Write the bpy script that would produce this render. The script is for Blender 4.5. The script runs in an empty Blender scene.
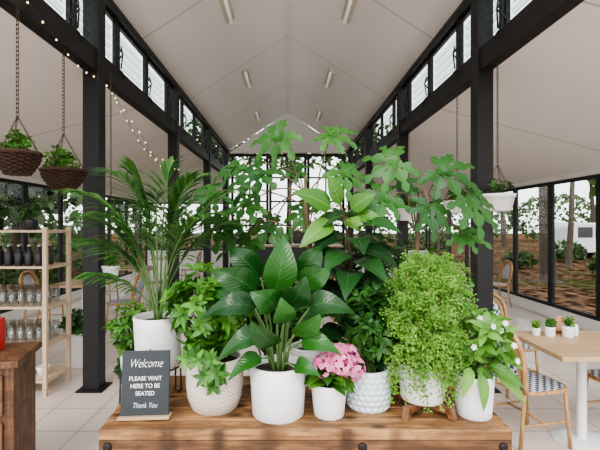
import bpy, math, random
from mathutils import Vector, Matrix
R = random.Random(7)
V = Vector
scn = bpy.context.scene
pi = math.pi
try:
    scn.view_settings.look = 'AgX - Medium High Contrast'
except Exception:
    pass

# ---------------------------------------------------------------- materials
class NT:
    def __init__(s, name):
        s.m = bpy.data.materials.new(name); s.m.use_nodes = True
        s.t = s.m.node_tree; s.b = s.t.nodes['Principled BSDF']; s.out = s.t.nodes['Material Output']
    def n(s, typ, **kw):
        nd = s.t.nodes.new(typ)
        for k, v in kw.items(): setattr(nd, k, v)
        return nd
    def l(s, a, b): s.t.links.new(a, b)
    def math(s, op, a, b=None, c=None):
        nd = s.n('ShaderNodeMath', operation=op)
        for i, v in enumerate((a, b, c)):
            if v is None: continue
            if isinstance(v, (int, float)): nd.inputs[i].default_value = v
            else: s.l(v, nd.inputs[i])
        return nd.outputs[0]
    def mix(s, fac, a, b, blend='MIX'):
        nd = s.n('ShaderNodeMixRGB', blend_type=blend)
        for i, v in enumerate((fac, a, b)):
            if isinstance(v, (int, float)): nd.inputs[i].default_value = v
            elif isinstance(v, tuple): nd.inputs[i].default_value = (*v, 1)
            else: s.l(v, nd.inputs[i])
        return nd.outputs[0]
    def noise(s, scale, coord=None, detail=3, stretch=None):
        nd = s.n('ShaderNodeTexNoise'); nd.inputs['Scale'].default_value = scale; nd.inputs['Detail'].default_value = detail
        if coord is None: coord = s.n('ShaderNodeTexCoord').outputs['Object']
        if stretch:
            mp = s.n('ShaderNodeMapping'); mp.inputs['Scale'].default_value = stretch
            s.l(coord, mp.inputs[0]); coord = mp.outputs[0]
        s.l(coord, nd.inputs['Vector'])
        return nd.outputs['Fac']
    def bump(s, h, strength=.3, dist=.01):
        nd = s.n('ShaderNodeBump'); nd.inputs['Strength'].default_value = strength; nd.inputs['Distance'].default_value = dist
        s.l(h, nd.inputs['Height']); s.l(nd.outputs[0], s.b.inputs['Normal'])
    def base(s, c):
        if isinstance(c, tuple): s.b.inputs['Base Color'].default_value = (*c, 1)
        else: s.l(c, s.b.inputs['Base Color'])
    def rough(s, r): s.b.inputs['Roughness'].default_value = r

def plain(name, col, rough=.5, metal=0, var=.12, nscale=12, bump=0, stretch=None):
    m = NT(name); f = m.noise(nscale, stretch=stretch)
    d = tuple(c*(1-var) for c in col); l = tuple(min(1, c*(1+var)) for c in col)
    m.base(m.mix(f, d, l)); m.rough(rough); m.b.inputs['Metallic'].default_value = metal
    if bump: m.bump(f, bump)
    return m.m

def emis(name, col, st):
    m = NT(name); m.base(col); m.b.inputs['Emission Color'].default_value = (*col, 1); m.b.inputs['Emission Strength'].default_value = st
    return m.m

def leafmat(name, dark, light, rough=.4, vein=.5, nv=9, transl=.25, veincol=None):
    m = NT(name)
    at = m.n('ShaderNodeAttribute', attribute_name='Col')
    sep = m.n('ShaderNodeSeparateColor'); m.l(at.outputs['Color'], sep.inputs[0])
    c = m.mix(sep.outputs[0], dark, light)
    uv = m.n('ShaderNodeUVMap'); sx = m.n('ShaderNodeSeparateXYZ'); m.l(uv.outputs[0], sx.inputs[0])
    u = m.math('ABSOLUTE', m.math('SUBTRACT', sx.outputs[0], .5)); v = sx.outputs[1]
    if vein > 0:
        ph = m.math('FRACT', m.math('MULTIPLY', m.math('SUBTRACT', v, m.math('MULTIPLY', u, .45)), nv))
        ln = m.math('LESS_THAN', ph, .09)
        mid = m.math('LESS_THAN', u, .022)
        f = m.math('MAXIMUM', m.math('MULTIPLY', ln, .4), mid)
        vc = veincol or tuple(min(1, x*1.7+.02) for x in light)
        c = m.mix(m.math('MULTIPLY', f, vein), c, vc)
        w = m.math('PINGPONG', m.math('MULTIPLY', m.math('SUBTRACT', v, m.math('MULTIPLY', u, .45)), nv), .5)
        m.bump(w, .22, .006)
    m.base(c); m.rough(rough)
    m.b.inputs['Specular IOR Level'].default_value = .4
    tr = m.n('ShaderNodeBsdfTranslucent'); m.l(m.mix(.35, c, tuple(min(1, x*1.5) for x in light)), tr.inputs[0])
    mx = m.n('ShaderNodeMixShader'); mx.inputs[0].default_value = transl
    m.l(m.b.outputs[0], mx.inputs[1]); m.l(tr.outputs[0], mx.inputs[2]); m.l(mx.outputs[0], m.out.inputs[0])
    return m.m

def glassmat(name, tint=(.9, .95, .95), gl=.08, edge=.35):
    m = NT(name); t = m.n('ShaderNodeBsdfTransparent'); t.inputs[0].default_value = (*tint, 1)
    g = m.n('ShaderNodeBsdfGlossy'); g.inputs['Roughness'].default_value = .05
    fr = m.n('ShaderNodeLayerWeight'); fr.inputs[0].default_value = .25
    k = m.math('ADD', m.math('MULTIPLY', fr.outputs['Facing'], edge), gl)
    mx = m.n('ShaderNodeMixShader'); m.l(k, mx.inputs[0]); m.l(t.outputs[0], mx.inputs[1]); m.l(g.outputs[0], mx.inputs[2])
    m.l(mx.outputs[0], m.out.inputs[0]); return m.m

def woodmat(name, c1, c2, c3, axis='X', rough=.5, sc=1, knots=0, bump=.25):
    m = NT(name)
    st = {'X': (1.2, 14, 14), 'Y': (14, 1.2, 14), 'Z': (14, 14, 1.2)}[axis]
    a = m.noise(3*sc, detail=6, stretch=st); b = m.noise(1.6*sc, detail=2, stretch=tuple(x*.3 for x in st))
    rp = m.n('ShaderNodeValToRGB'); m.l(a, rp.inputs[0]); e = rp.color_ramp.elements
    e[0].position = .36; e[0].color = (*c1, 1); e[1].position = .64; e[1].color = (*c2, 1)
    col = m.mix(m.math('MULTIPLY', b, .6), rp.outputs[0], c3)
    if knots:
        vo = m.n('ShaderNodeTexVoronoi'); vo.inputs['Scale'].default_value = 5; vo.voronoi_dimensions = '2D' if axis == 'X' else '3D'
        mp = m.n('ShaderNodeMapping'); mp.inputs['Scale'].default_value = (.75, 1.3, 1.3) if axis == 'X' else (1.6, 1.6, .7)
        m.l(m.n('ShaderNodeTexCoord').outputs['Object'], mp.inputs[0]); m.l(mp.outputs[0], vo.inputs['Vector'])
        k = m.n('ShaderNodeValToRGB'); m.l(vo.outputs['Distance'], k.inputs[0]); q = k.color_ramp.elements
        q[0].position = .07; q[0].color = (1, 1, 1, 1); q[1].position = .19; q[1].color = (0, 0, 0, 1)
        col = m.mix(m.math('MULTIPLY', k.outputs[0], knots), col, tuple(x*.35 for x in c1))
        pl = m.noise(6, detail=9, stretch=(.7, 1.6, 1.6)); pr = m.n('ShaderNodeValToRGB'); m.l(pl, pr.inputs[0]); pr.color_ramp.elements[0].position = .45; pr.color_ramp.elements[1].position = .60
        col = m.mix(m.math('MULTIPLY', pr.outputs[0], .75), col, tuple(x*1.2 for x in c1))
        ps = m.noise(45, detail=6, stretch=(.35, 1.2, 1.2)); p2 = m.n('ShaderNodeValToRGB'); m.l(ps, p2.inputs[0]); p2.color_ramp.elements[0].position = .55; p2.color_ramp.elements[1].position = .68
        col = m.mix(m.math('MULTIPLY', p2.outputs[0], .5), col, tuple(x*.5 for x in c1))
    m.base(col); m.rough(rough); m.bump(a, bump, .005); return m.m

BLACK = plain('black_steel', (.008, .008, .009), .55, 0, .3)
WHITEP = plain('white_glaze', (.80, .80, .79), .3, 0, .02, 5)
SOIL = plain('potting_soil', (.05, .03, .02), .95, 0, .5, 60, .6)
WOODT = woodmat('rustic_timber', (.10, .044, .016), (.50, .27, .11), (.31, .15, .055), 'X', .65, 1, .9, .8)
WOODTD = woodmat('dark_timber_rail', (.06, .026, .010), (.28, .14, .055), (.15, .07, .026), 'X', .7, 1, .9, .9)
WOODC = woodmat('counter_wood', (.045, .019, .009), (.22, .10, .042), (.12, .052, .022), 'Z', .55, 1, .7, .4)
PALE = woodmat('pale_oak', (.38, .25, .14), (.56, .39, .23), (.46, .31, .18), 'X', .5)
PALEZ = woodmat('pale_pine', (.50, .37, .24), (.68, .53, .37), (.58, .44, .30), 'Z', .6)
STANDW = woodmat('stand_wood', (.10, .04, .018), (.26, .12, .05), (.16, .07, .03), 'X', .4)
RATTAN = woodmat('rattan_cane', (.28, .14, .055), (.55, .34, .15), (.40, .22, .09), 'Z', .45)
GLASSW = glassmat('window_glass', (.93, .955, .95), .012, .04)
GLASSL = glassmat('louvre_glass', (.66, .72, .70), .03, .10)
GLASSC = glassmat('clear_glass', (.93, .95, .95), .10, .6)
CHAINM = plain('chain_metal', (.10, .08, .06), .5, .7)
TERRA = plain('basket_brown', (.055, .028, .016), .85, 0, .7, 50)
CHALK = plain('chalkboard', (.030, .037, .042), .7, 0, .3, 8)
CHALKW = plain('chalk_white', (.9, .9, .88), .8, 0, .03)
IRON = plain('iron_bolt', (.025, .02, .018), .5, .6)
CERBLK = plain('black_ceramic', (.02, .02, .022), .35)
BARK = plain('tree_bark', (.085, .062, .047), .95, 0, .45, 5, .35, (3, 3, .5))
REDM = plain('red_paper', (.45, .03, .03), .5)
STEEL = plain('steel', (.5, .5, .5), .3, .9)
TUBEW = emis('fluoro_diffuser', (.95, .93, .86), .2)
HOUS = plain('batten_housing', (.60, .55, .47), .5)
BULB = emis('warm_bulb', (1, .75, .4), 3)
STEM = plain('green_stem', (.08, .15, .04), .6, 0, .2)
WSTEM = plain('woody_stem', (.13, .09, .05), .8, 0, .3, 30)
PAINT = plain('white_paint', (.84, .83, .80), .6, 0, .03, 3)

def ceilmat():
    m = NT('ceiling_lining'); g = m.n('ShaderNodeNewGeometry'); s = m.n('ShaderNodeSeparateXYZ'); m.l(g.outputs['Position'], s.inputs[0])
    f = m.math('LESS_THAN', m.math('FRACT', m.math('DIVIDE', m.math('SUBTRACT', s.outputs[1], .2), 2.7)), .010)
    f2 = m.noise(.7, g.outputs['Position'])
    c = m.mix(f2, (.87, .845, .815), (.93, .91, .885)); m.base(m.mix(m.math('MULTIPLY', f, .55), c, (.36, .33, .31))); m.rough(.75); return m.m
CEIL = ceilmat()
def tilemat():
    m = NT('floor_tiles'); g = m.n('ShaderNodeNewGeometry')
    br = m.n('ShaderNodeTexBrick'); br.offset = 0; br.squash = 1
    m.l(g.outputs['Position'], br.inputs['Vector'])
    i = br.inputs; i['Scale'].default_value = 1; i['Brick Width'].default_value = .42; i['Row Height'].default_value = .42
    i['Mortar Size'].default_value = .006; i['Mortar Smooth'].default_value = .1; i['Bias'].default_value = 0
    i['Color1'].default_value = (.64, .54, .48, 1); i['Color2'].default_value = (.70, .60, .54, 1); i['Mortar'].default_value = (.32, .25, .21, 1)
    n = m.noise(5, g.outputs['Position'])
    m.base(m.mix(m.math('MULTIPLY', n, .25), br.outputs['Color'], (.52, .43, .38))); m.rough(.28); return m.m
TILE = tilemat()
def mulch():
    m = NT('leaf_litter'); g = m.n('ShaderNodeNewGeometry')
    a = m.noise(4, g.outputs['Position'], 10); b = m.noise(.35, g.outputs['Position'], 3)
    ra = m.n('ShaderNodeValToRGB'); m.l(a, ra.inputs[0]); e = ra.color_ramp.elements
    e[0].position = .40; e[0].color = (.022, .012, .008, 1); e[1].position = .62; e[1].color = (.20, .115, .068, 1)
    k = m.n('ShaderNodeValToRGB'); m.l(b, k.inputs[0])
    k.color_ramp.elements[0].position = .50; k.color_ramp.elements[1].position = .62
    m.base(m.mix(m.math('MULTIPLY', k.outputs[0], .5), ra.outputs[0], (.045, .07, .018))); m.rough(1); m.b.inputs['Specular IOR Level'].default_value = 0; return m.m
MULCH = mulch()
def weave():
    m = NT('blue_white_weave'); uv = m.n('ShaderNodeTexCoord'); ch = m.n('ShaderNodeTexChecker'); ch.inputs['Scale'].default_value = 30
    m.l(uv.outputs['Object'], ch.inputs['Vector']); ch.inputs['Color1'].default_value = (.80, .80, .76, 1); ch.inputs['Color2'].default_value = (.03, .06, .17, 1)
    m.base(ch.outputs['Color']); m.rough(.5); m.bump(ch.outputs['Fac'], .4, .003); return m.m
WEAVE = weave()
def patpot():
    m = NT('carved_arch_pot'); uv = m.n('ShaderNodeUVMap'); s = m.n('ShaderNodeSeparateXYZ'); m.l(uv.outputs[0], s.inputs[0])
    vv = m.math('MULTIPLY', s.outputs[1], 5.2); row = m.math('FLOOR', vv); y = m.math('FRACT', vv)
    x = m.math('SUBTRACT', m.math('FRACT', m.math('ADD', m.math('MULTIPLY', s.outputs[0], 14), m.math('MULTIPLY', row, .5))), .5)
    d = m.math('SQRT', m.math('ADD', m.math('MULTIPLY', m.math('MULTIPLY', x, x), 3.6), m.math('MULTIPLY', y, y)))
    f = m.math('LESS_THAN', m.math('FRACT', m.math('MULTIPLY', d, 3.2)), .30)
    band = m.math('MULTIPLY', m.math('GREATER_THAN', s.outputs[1], .04), m.math('LESS_THAN', s.outputs[1], .80))
    f = m.math('MULTIPLY', f, band)
    m.base(m.mix(f, (.70, .65, .58), (.40, .29, .22))); m.rough(.7); return m.m
PATPOT = patpot()
BLUEPOT = plain('pale_blue_glaze', (.62, .69, .74), .25, 0, .04)

L_BROAD = leafmat('leaf_peace_lily', (.006, .038, .007), (.026, .115, .015), .26, .3, 12, .12)
L_RUB = leafmat('leaf_rubber', (.006, .028, .009), (.026, .095, .022), .25, .35, 10, .1)
L_YEL = leafmat('leaf_new_growth', (.05, .17, .02), (.15, .33, .05), .35, .4, 9, .22)
L_ARA = leafmat('leaf_aralia', (.012, .065, .011), (.055, .19, .026), .4, .3, 6, .22)
L_PALM = leafmat('leaf_palm', (.018, .070, .016), (.085, .21, .04), .45, 0, 5, .22)
L_SHR = leafmat('leaf_shrub', (.020, .10, .012), (.12, .31, .04), .4, .15, 5, .25)
L_FERN = leafmat('leaf_maidenhair', (.055, .19, .020), (.26, .48, .08), .5, 0, 5, .38)
L_DK = leafmat('leaf_dark_small', (.010, .048, .009), (.05, .155, .026), .4, .12, 5, .2)
L_VAR = leafmat('leaf_light_broad', (.04, .15, .018), (.18, .37, .07), .4, .4, 7, .28)
L_PINK = leafmat('petal_pink', (.66, .10, .28), (.92, .40, .58), .6, 0, 5, .25)
L_WHT = leafmat('petal_white', (.8, .82, .7), (.95, .95, .88), .6, 0, 5, .3)
L_TREE = leafmat('leaf_gum_tree', (.018, .050, .012), (.11, .17, .055), .6, 0, 5, .25)

# ---------------------------------------------------------------- mesh tools
class MB:
    def __init__(s): s.v = []; s.f = []; s.c = []; s.uv = []
    def add(s, vs, fs, col=.5, uvs=None):
        o = len(s.v); s.v += [tuple(v) for v in vs]; s.c += [col]*len(vs)
        s.uv += uvs if uvs else [(0, 0)]*len(vs)
        s.f += [tuple(i+o for i in f) for f in fs]
    def mesh(s, name, mat, smooth=True):
        me = bpy.data.meshes.new(name); me.from_pydata(s.v, [], s.f); me.update()
        if mat: me.materials.append(mat)
        ul = me.uv_layers.new(name='UVMap')
        vi = [0]*len(me.loops); me.loops.foreach_get('vertex_index', vi)
        fl = []
        for i in vi: fl += s.uv[i]
        ul.data.foreach_set('uv', fl)
        ca = me.color_attributes.new('Col', 'FLOAT_COLOR', 'POINT')
        fl = []
        for c in s.c: fl += (c, c, c, 1)
        ca.data.foreach_set('color', fl)
        if smooth: me.polygons.foreach_set('use_smooth', [True]*len(me.polygons))
        return me

def box(mb, x0, x1, y0, y1, z0, z1, rot=0):
    vs = [(x, y, z) for x in (x0, x1) for y in (y0, y1) for z in (z0, z1)]
    fs = [(0, 1, 3, 2), (4, 6, 7, 5), (0, 4, 5, 1), (2, 3, 7, 6), (0, 2, 6, 4), (1, 5, 7, 3)]
    mb.add(vs, fs)
def tube(mb, pts, r, seg=8, col=.5, closed=False):
    pts = [V(p) for p in pts]; n = len(pts); vs = []; fs = []
    rr = r if isinstance(r, (list, tuple)) else [r]*n
    ref = None
    for i, p in enumerate(pts):
        if closed: d = pts[(i+1) % n]-pts[i-1]
        else: d = pts[min(i+1, n-1)]-pts[max(i-1, 0)]
        d.normalize()
        if ref is None:
            ref = V((0, 0, 1)) if abs(d.z) < .9 else V((1, 0, 0))
        a = d.cross(ref)
        if a.length < 1e-4: a = d.cross(V((.3, 1, .2)))
        a.normalize(); b = a.cross(d); b.normalize(); ref = b
        for k in range(seg):
            t = 2*pi*k/seg; vs.append(p+(a*math.cos(t)+b*math.sin(t))*rr[i])
    m = n if closed else n-1
    for i in range(m):
        for k in range(seg):
            j = (i+1) % n
            fs.append((i*seg+k, i*seg+(k+1) % seg, j*seg+(k+1) % seg, j*seg+k))
    if not closed:
        fs.append(tuple(range(seg-1, -1, -1))); fs.append(tuple((n-1)*seg+k for k in range(seg)))
    mb.add(vs, fs, col)
def lathe(mb, prof, seg=32, mod=None, c=(0, 0, 0)):
    vs = []; fs = []; uv = []; n = len(prof)
    z0 = min(p[1] for p in prof); z1 = max(p[1] for p in prof)+1e-6
    for i, (r, z) in enumerate(prof):
        for k in range(seg+1):
            t = 2*pi*k/seg; q = r+(mod(i, k % seg, r, z) if mod else 0)
            vs.append((c[0]+q*math.cos(t), c[1]+q*math.sin(t), c[2]+z)); uv.append((k/seg, (z-z0)/(z1-z0)))
    w = seg+1
    for i in range(n-1):
        for k in range(seg): fs.append((i*w+k, i*w+k+1, (i+1)*w+k+1, (i+1)*w+k))
    mb.add(vs, fs, .5, uv)

PROF = {
 'ovate': lambda t: math.sin(pi*min(1, t**.72))**.85 if 0 < t < 1 else 0.02,
 'broad': lambda t: (math.sin(pi*min(1, t**.68))**.75)*(1-.25*t*t) if 0 < t < 1 else 0.03,
 'lance': lambda t: math.sin(pi*t**.8)**.9 if 0 < t < 1 else 0.03,
 'round': lambda t: math.sin(pi*t)**.5 if 0 < t < 1 else 0.02,
 'lobe': lambda t: (0.24+1.35*t)*(1-t)**.62*(.34+.76*abs(math.sin(pi*(2.6*t+.12)))) if t < 1 else 0.01,
}
def leaf(mb, b, tip, nrm, w, droop=0., fold=.2, prof='ovate', n=6, cols=3, col=None, wave=0, curl=0):
    b = V(b); tip = V(tip); d = tip-b; L = d.length
    if L < 1e-5: return
    s = d.cross(V(nrm))
    if s.length < 1e-5: s = d.cross(V((.3, .9, .1)))
    s.normalize(); nn = s.cross(d).normalized()
    if col is None: col = R.random()
    vs = []; fs = []; uv = []; pf = PROF[prof]
    us = [-1, 0, 1] if cols == 3 else ([-1, -.5, 0, .5, 1])
    for i in range(n+1):
        t = i/n; p = b+d*t+nn*(droop*L*4*t*(1-t))-V((0, 0, curl*L*t*t)); ww = w*.5*pf(t)
        for u in us:
            wv = wave*L*math.sin(t*14+u*2)*abs(u)
            vs.append(p+s*(u*ww)+nn*(fold*abs(u)*ww+wv)); uv.append((u*.5+.5, t))
    c = len(us)
    for i in range(n):
        for k in range(c-1): fs.append((i*c+k, i*c+k+1, (i+1)*c+k+1, (i+1)*c+k))
    mb.add(vs, fs, col, uv)
def tinyleaf(mb, p, d, nrm, L, w, col):
    d = V(d).normalized(); s = d.cross(V(nrm))
    if s.length < 1e-4: s = V((1, 0, 0))
    s.normalize(); p = V(p)
    mb.add([p, p+d*L*.6+s*w*.55, p+d*L, p+d*L*.6-s*w*.55], [(0, 1, 2, 3)], col, [(.5, 0), (1, .4), (.5, 1), (0, .4)])
def rdir(zb=0):
    while True:
        d = V((R.uniform(-1, 1), R.uniform(-1, 1), R.uniform(-1, 1)))
        if .1 < d.length < 1: return (d.normalized()+V((0, 0, zb))).normalized()

def thing(name, label, cat, loc=(0, 0, 0), rotz=0, group=None):
    o = bpy.data.objects.new(name, None); o.empty_display_size = .1; scn.collection.objects.link(o)
    o.location = loc; o.rotation_euler = (0, 0, rotz); o['label'] = label; o['category'] = cat
    if group: o['group'] = group
    return o
def part(par, name, mb, mat, smooth=True, label=None, bevel=0, loc=None):
    me = mb.mesh(name, mat, smooth) if isinstance(mb, MB) else mb
    o = bpy.data.objects.new(name, me); scn.collection.objects.link(o)
    if par: o.parent = par
    if loc: o.location = loc
    if label: o['label'] = label
    if bevel:
        b = o.modifiers.new('b', 'BEVEL'); b.width = bevel; b.segments = 2; b.limit_method = 'ANGLE'
    return o
def solo(name, mb, mat, label, cat, loc=(0, 0, 0), smooth=False, bevel=0, rotz=0, group=None):
    o = part(None, name, mb, mat, smooth, label, bevel); o['category'] = cat; o.location = loc; o.rotation_euler = (0, 0, rotz)
    if group: o['group'] = group
    return o
def struct(name, mb, mat, bevel=0):
    o = part(None, name, mb, mat, False, None, bevel); o['kind'] = 'structure'; return o
def copytree(o, loc, rotz=None, label=None):
    c = o.copy(); scn.collection.objects.link(c); c.location = loc
    if rotz is not None: c.rotation_euler = (0, 0, rotz)
    if label: c['label'] = label
    for ch in list(o.children):
        k = ch.copy(); scn.collection.objects.link(k); k.parent = c; k.matrix_parent_inverse = ch.matrix_parent_inverse.copy()
        for g in list(ch.children):
            q = g.copy(); scn.collection.objects.link(q); q.parent = k
    return c

# ---------------------------------------------------------------- room
H = 1.65; NX = 1.96; WX = 4.7; Y0 = 1.6; Y1 = 14.0
EZ = H+2.45; RZ = H+3.75; CZ0 = H+1.55; CZ1 = H+1.75; SZ = H+.85
m = MB(); box(m, -WX-.1, WX+.1, -2.5, Y1+.1, -.12, 0); struct('floor', m, TILE)
def slab(pts, th):
    m = MB(); vs = []; n = len(pts)
    for y in (Y0, Y1):
        for x, z in pts: vs.append((x, y, z))
        for x, z in pts: vs.append((x, y, z+th))
    N = 2*n; fs = []
    for k in range(n-1):
        fs.append((k, k+1, N+k+1, N+k)); fs.append((n+k, N+n+k, N+n+k+1, n+k+1))
        fs.append((k, n+k, n+k+1, k+1)); fs.append((N+k, N+k+1, N+n+k+1, N+n+k))
    fs.append((0, N, N+n, n)); fs.append((n-1, 2*n-1, N+2*n-1, N+n-1))
    m.add(vs, fs); return m
struct('ceiling', slab([(-NX-.12, EZ-.05), (0, RZ), (NX+.12, EZ-.05)], .08), CEIL)
struct('ceiling_aisle', slab([(-WX-.3, SZ-.08), (-NX-.085, CZ0)], .06), CEIL)
struct('ceiling_aisle.001', slab([(NX+.085, CZ0), (WX+.3, SZ-.08)], .06), CEIL)
m = MB(); box(m, -.03, .03, Y0, Y1-.06, RZ-.045, RZ-.018); struct('trim_ridge', m, CEIL)
wn = [0]
def window(x0, x1, y0, y1, z0, z1, mull=0, rows=0, fr=.05, stay=False, side=1):
    wn[0] += 1; m = MB(); t = .04
    yz = abs(x1-x0) < 1e-6
    def bar(a0, a1, b0, b1, tt=t):
        if yz: box(m, x0-tt/2, x0+tt/2, a0, a1, b0, b1)
        else: box(m, a0, a1, y0-tt/2, y0+tt/2, b0, b1)
    a0, a1 = (y0, y1) if yz else (x0, x1)
    bar(a0, a0+fr, z0, z1); bar(a1-fr, a1, z0, z1); bar(a0+fr, a1-fr, z0, z0+fr); bar(a0+fr, a1-fr, z1-fr, z1)
    for k in range(mull):
        c = a0+(a1-a0)*(k+1)/(mull+1); bar(c-fr*.3, c+fr*.3, z0+fr, z1-fr, .03)
    for k in range(rows):
        c = z0+(z1-z0)*(k+1)/(rows+1); bar(a0+fr, a1-fr, c-fr*.3, c+fr*.3, .028)
    o = struct('window_%d' % wn[0], m, BLACK)
    g = MB()
    if stay:
        # stacked louvre blades, each tilted outward, in a black frame
        ya, yb = y0+fr, y1-fr; N = 5; hh = (z1-z0-2*fr)/N; s = MB()
        for k in range(N):
            zb = z0+fr+k*hh
            P = [(x0-.02*side, ya, zb+hh*1.02), (x0-.02*side, yb, zb+hh*1.02), (x0+.05*side, yb, zb), (x0+.05*side, ya, zb)]
            g.add(P, [(0, 1, 2, 3)])
            tube(s, [P[3], P[2]], .004, 4)
        part(o, 'louvre_edges', s, BLACK, False)
        part(o, 'glass', g, GLASSL, False)
        s = MB(); c = y1-.02; xx = x0-side*.05
        tube(s, [(xx, c-.10, z0+.06), (xx-side*.05, c-.02, z0+.19), (xx, c+.06, z0+.32)], .009, 5)
        tube(s, [(xx, c+.06, z0+.06), (xx-side*.05, c-.02, z0+.19), (xx, c-.10, z0+.32)], .009, 5)
        tube(s, [(xx, c-.02, z0+.03), (xx-side*.05, c-.02, z0-.02), (xx-side*.05, c+.02, z0-.08)], .010, 5)
        part(o, 'window_winder', s, BLACK)
        return
    if yz: box(g, x0-.004, x0+.004, y0+fr, y1-fr, z0+fr, z1-fr)
    else: box(g, x0+fr, x1-fr, y0-.004, y0+.004, z0+fr, z1-fr)
    part(o, 'glass', g, GLASSW, False)
for sd, nm in ((-1, 'left'), (1, 'right')):
    m = MB(); x = sd*(WX+.06)
    box(m, x-.06, x+.06, Y0, Y1, 0, .2); struct('wall_%s' % nm, m, PAINT)
    m = MB(); box(m, x-.06, x+.06, Y0, Y1, 2.42, SZ+.02); struct('trim_%s_header' % nm, m, PAINT)
    y = Y0
    while y < Y1-.3:
        y2 = min(y+1.18, Y1-.02); window(sd*WX, sd*WX, y+.01, y2-.01, .2, 2.42, fr=.06, rows=0); y = y2
    y = Y0+.25
    while y < Y1-.4:
        window(sd*(NX+.02), sd*(NX+.02), y+.01, y+.97, CZ1, EZ-.1, fr=.045, stay=True, side=sd); y += 1.0
    m = MB(); box(m, sd*NX-.06, sd*NX+.06, Y0, Y1-.05, CZ0-.02, CZ1); solo('steel_beam', m, BLACK, 'black steel beam carried on the row of posts', 'beam')
    m = MB(); box(m, sd*NX-.05, sd*NX+.05, Y0, Y1-.05, EZ-.1, EZ); solo('steel_beam', m, BLACK, 'black steel eaves beam above the high windows', 'beam')
m = MB(); th = .1
vs = []
for y in (Y1, Y1+th):
    vs += [(-NX, y, EZ-.05), (NX, y, EZ-.05), (0, y, RZ+.02)]
m.add(vs, [(0, 1, 2), (5, 4, 3), (0, 3, 4, 1), (1, 4, 5, 2), (2, 5, 3, 0)]); struct('wall_back_gable', m, PAINT)
for k in range(3):
    xx = -NX+.06+k*(2*NX-.12)/3; window(xx, xx+(2*NX-.12)/3-.01, Y1, Y1, .05, EZ-.08, mull=1, rows=4, fr=.09)
for sd, nm in ((-1, 'left'), (1, 'right')):
    m = MB(); a, b = sorted((sd*NX, sd*WX)); box(m, a, b, Y1, Y1+.1, 0, .8); struct('wall_back_%s' % nm, m, PAINT)
    m = MB(); box(m, a, b, Y1, Y1+.1, 2.4, CZ0+.0); struct('wall_back_%s_upper' % nm, m, PAINT)
    window(a+.05, b-.05, Y1+.03, Y1+.03, .8, 2.4, mull=2, fr=.05)
for sd in (-1, 1):
    for y in (4.25, 7.2, 10.2, 13.2):
        o = thing('steel_post', 'square black steel post on a small base plate', 'post', (sd*NX, y, 0), group='black posts along the hall')
        m = MB(); box(m, -.08, .08, -.08, .08, .012, EZ-.1); part(o, 'shaft', m, BLACK, False, bevel=.004)
        m = MB(); box(m, -.13, .13, -.13, .13, 0, .014); part(o, 'base_plate', m, BLACK, False)
sl = math.atan2(RZ-EZ+.05, NX+.12)
for sd in (-1, 1):
    for y in (6.0, 9.0, 12.0):
        lx = .90; zz = RZ-lx*math.tan(sl)-.004
        o = thing('fluorescent_light', 'slim white batten light fixed to the sloping ceiling', 'light', (sd*lx, y, zz), group='ceiling batten lights')
        o.rotation_euler = (0, sd*sl, 0)
        m = MB(); box(m, -.075, .075, -.45, .45, -.045, .0); part(o, 'housing', m, HOUS, False, bevel=.004)
        m = MB(); tube(m, [(0, -.43, -.065), (0, .43, -.065)], .026, 10); part(o, 'tube', m, TUBEW)
fp = [(-1.86, 3.0, 3.25), (-1.9, 3.8, 3.10), (-1.9, 4.4, 3.12), (-1.92, 5.0, 2.9), (-1.9, 5.8, 2.62), (-1.94, 7.1, 2.75)]
fp2 = [(-1.9, 4.4, 3.12), (-1.7, 4.8, 2.72), (-1.7, 5.6, 2.45), (-1.85, 7.1, 2.6)]
def cr(pts, n):
    out = []; P = [V(p) for p in pts]; P = [P[0]*2-P[1]]+P+[P[-1]*2-P[-2]]
    for i in range(1, len(P)-2):
        for k in range(n):
            t = k/n; a, b, c, d = P[i-1:i+3]
            out.append(.5*((2*b)+(c-a)*t+(2*a-5*b+4*c-d)*t*t+(3*b-a-3*c+d)*t**3))
    out.append(P[-2]); return out
for q in (fp, fp2):
    o = thing('string_light', 'thin wire of small warm fairy bulbs looped along the beam', 'string lights', (0, 0, 0), group='fairy light strings')
    c = cr(q, 8); m = MB(); tube(m, c, .0022, 4); part(o, 'wire', m, CHAINM)
    for i, p in enumerate(c):
        if i % 2 == 0:
            m = MB(); lathe(m, [(.0003, -.010), (.005, -.007), (.0075, 0), (.005, .006), (.0003, .008)], 8); part(o, 'bulb', m, BULB, loc=p-V((0, 0, .010)))

# ---------------------------------------------------------------- bench
T = .77
o = thing('timber_bench_table', 'rustic reclaimed timber table with iron bolts, covered in pot plants', 'table', (.07, 2.13, 0))
ys = [-.33, -.235, -.105, .02, .16, .33]
for k in range(5):
    m = MB(); y0, y1 = ys[k], ys[k+1]; e = (k*37 % 5)*.004; ox = k*1.37
    box(m, -.885-e-ox, .895+e-ox, y0+.0015, y1-.0015, T-.045, T)
    q = part(o, 'plank', m, WOODT, False, bevel=.006, loc=(ox, 0, 0))
m = MB(); box(m, -.885, .895, -.325, -.27, T-.135, T-.046); part(o, 'rail', m, WOODTD, False, bevel=.005)
m = MB(); box(m, -.885, .895, .27, .325, T-.135, T-.046); part(o, 'rail', m, WOODTD, False, bevel=.005)
for x in (-.84, .85):
    for y in (-.24, .24):
        m = MB(); box(m, x-.045, x+.045, y-.03, y+.045, 0, T-.046); part(o, 'leg', m, WOODTD, False, bevel=.005)
for x in (-.845, .25, .855):
    m = MB(); tube(m, [(x, -.322, T-.074), (x, -.331, T-.074), (x, -.336, T-.074)], [.019, .019, .009], 14); part(o, 'bolt', m, IRON)

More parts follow.
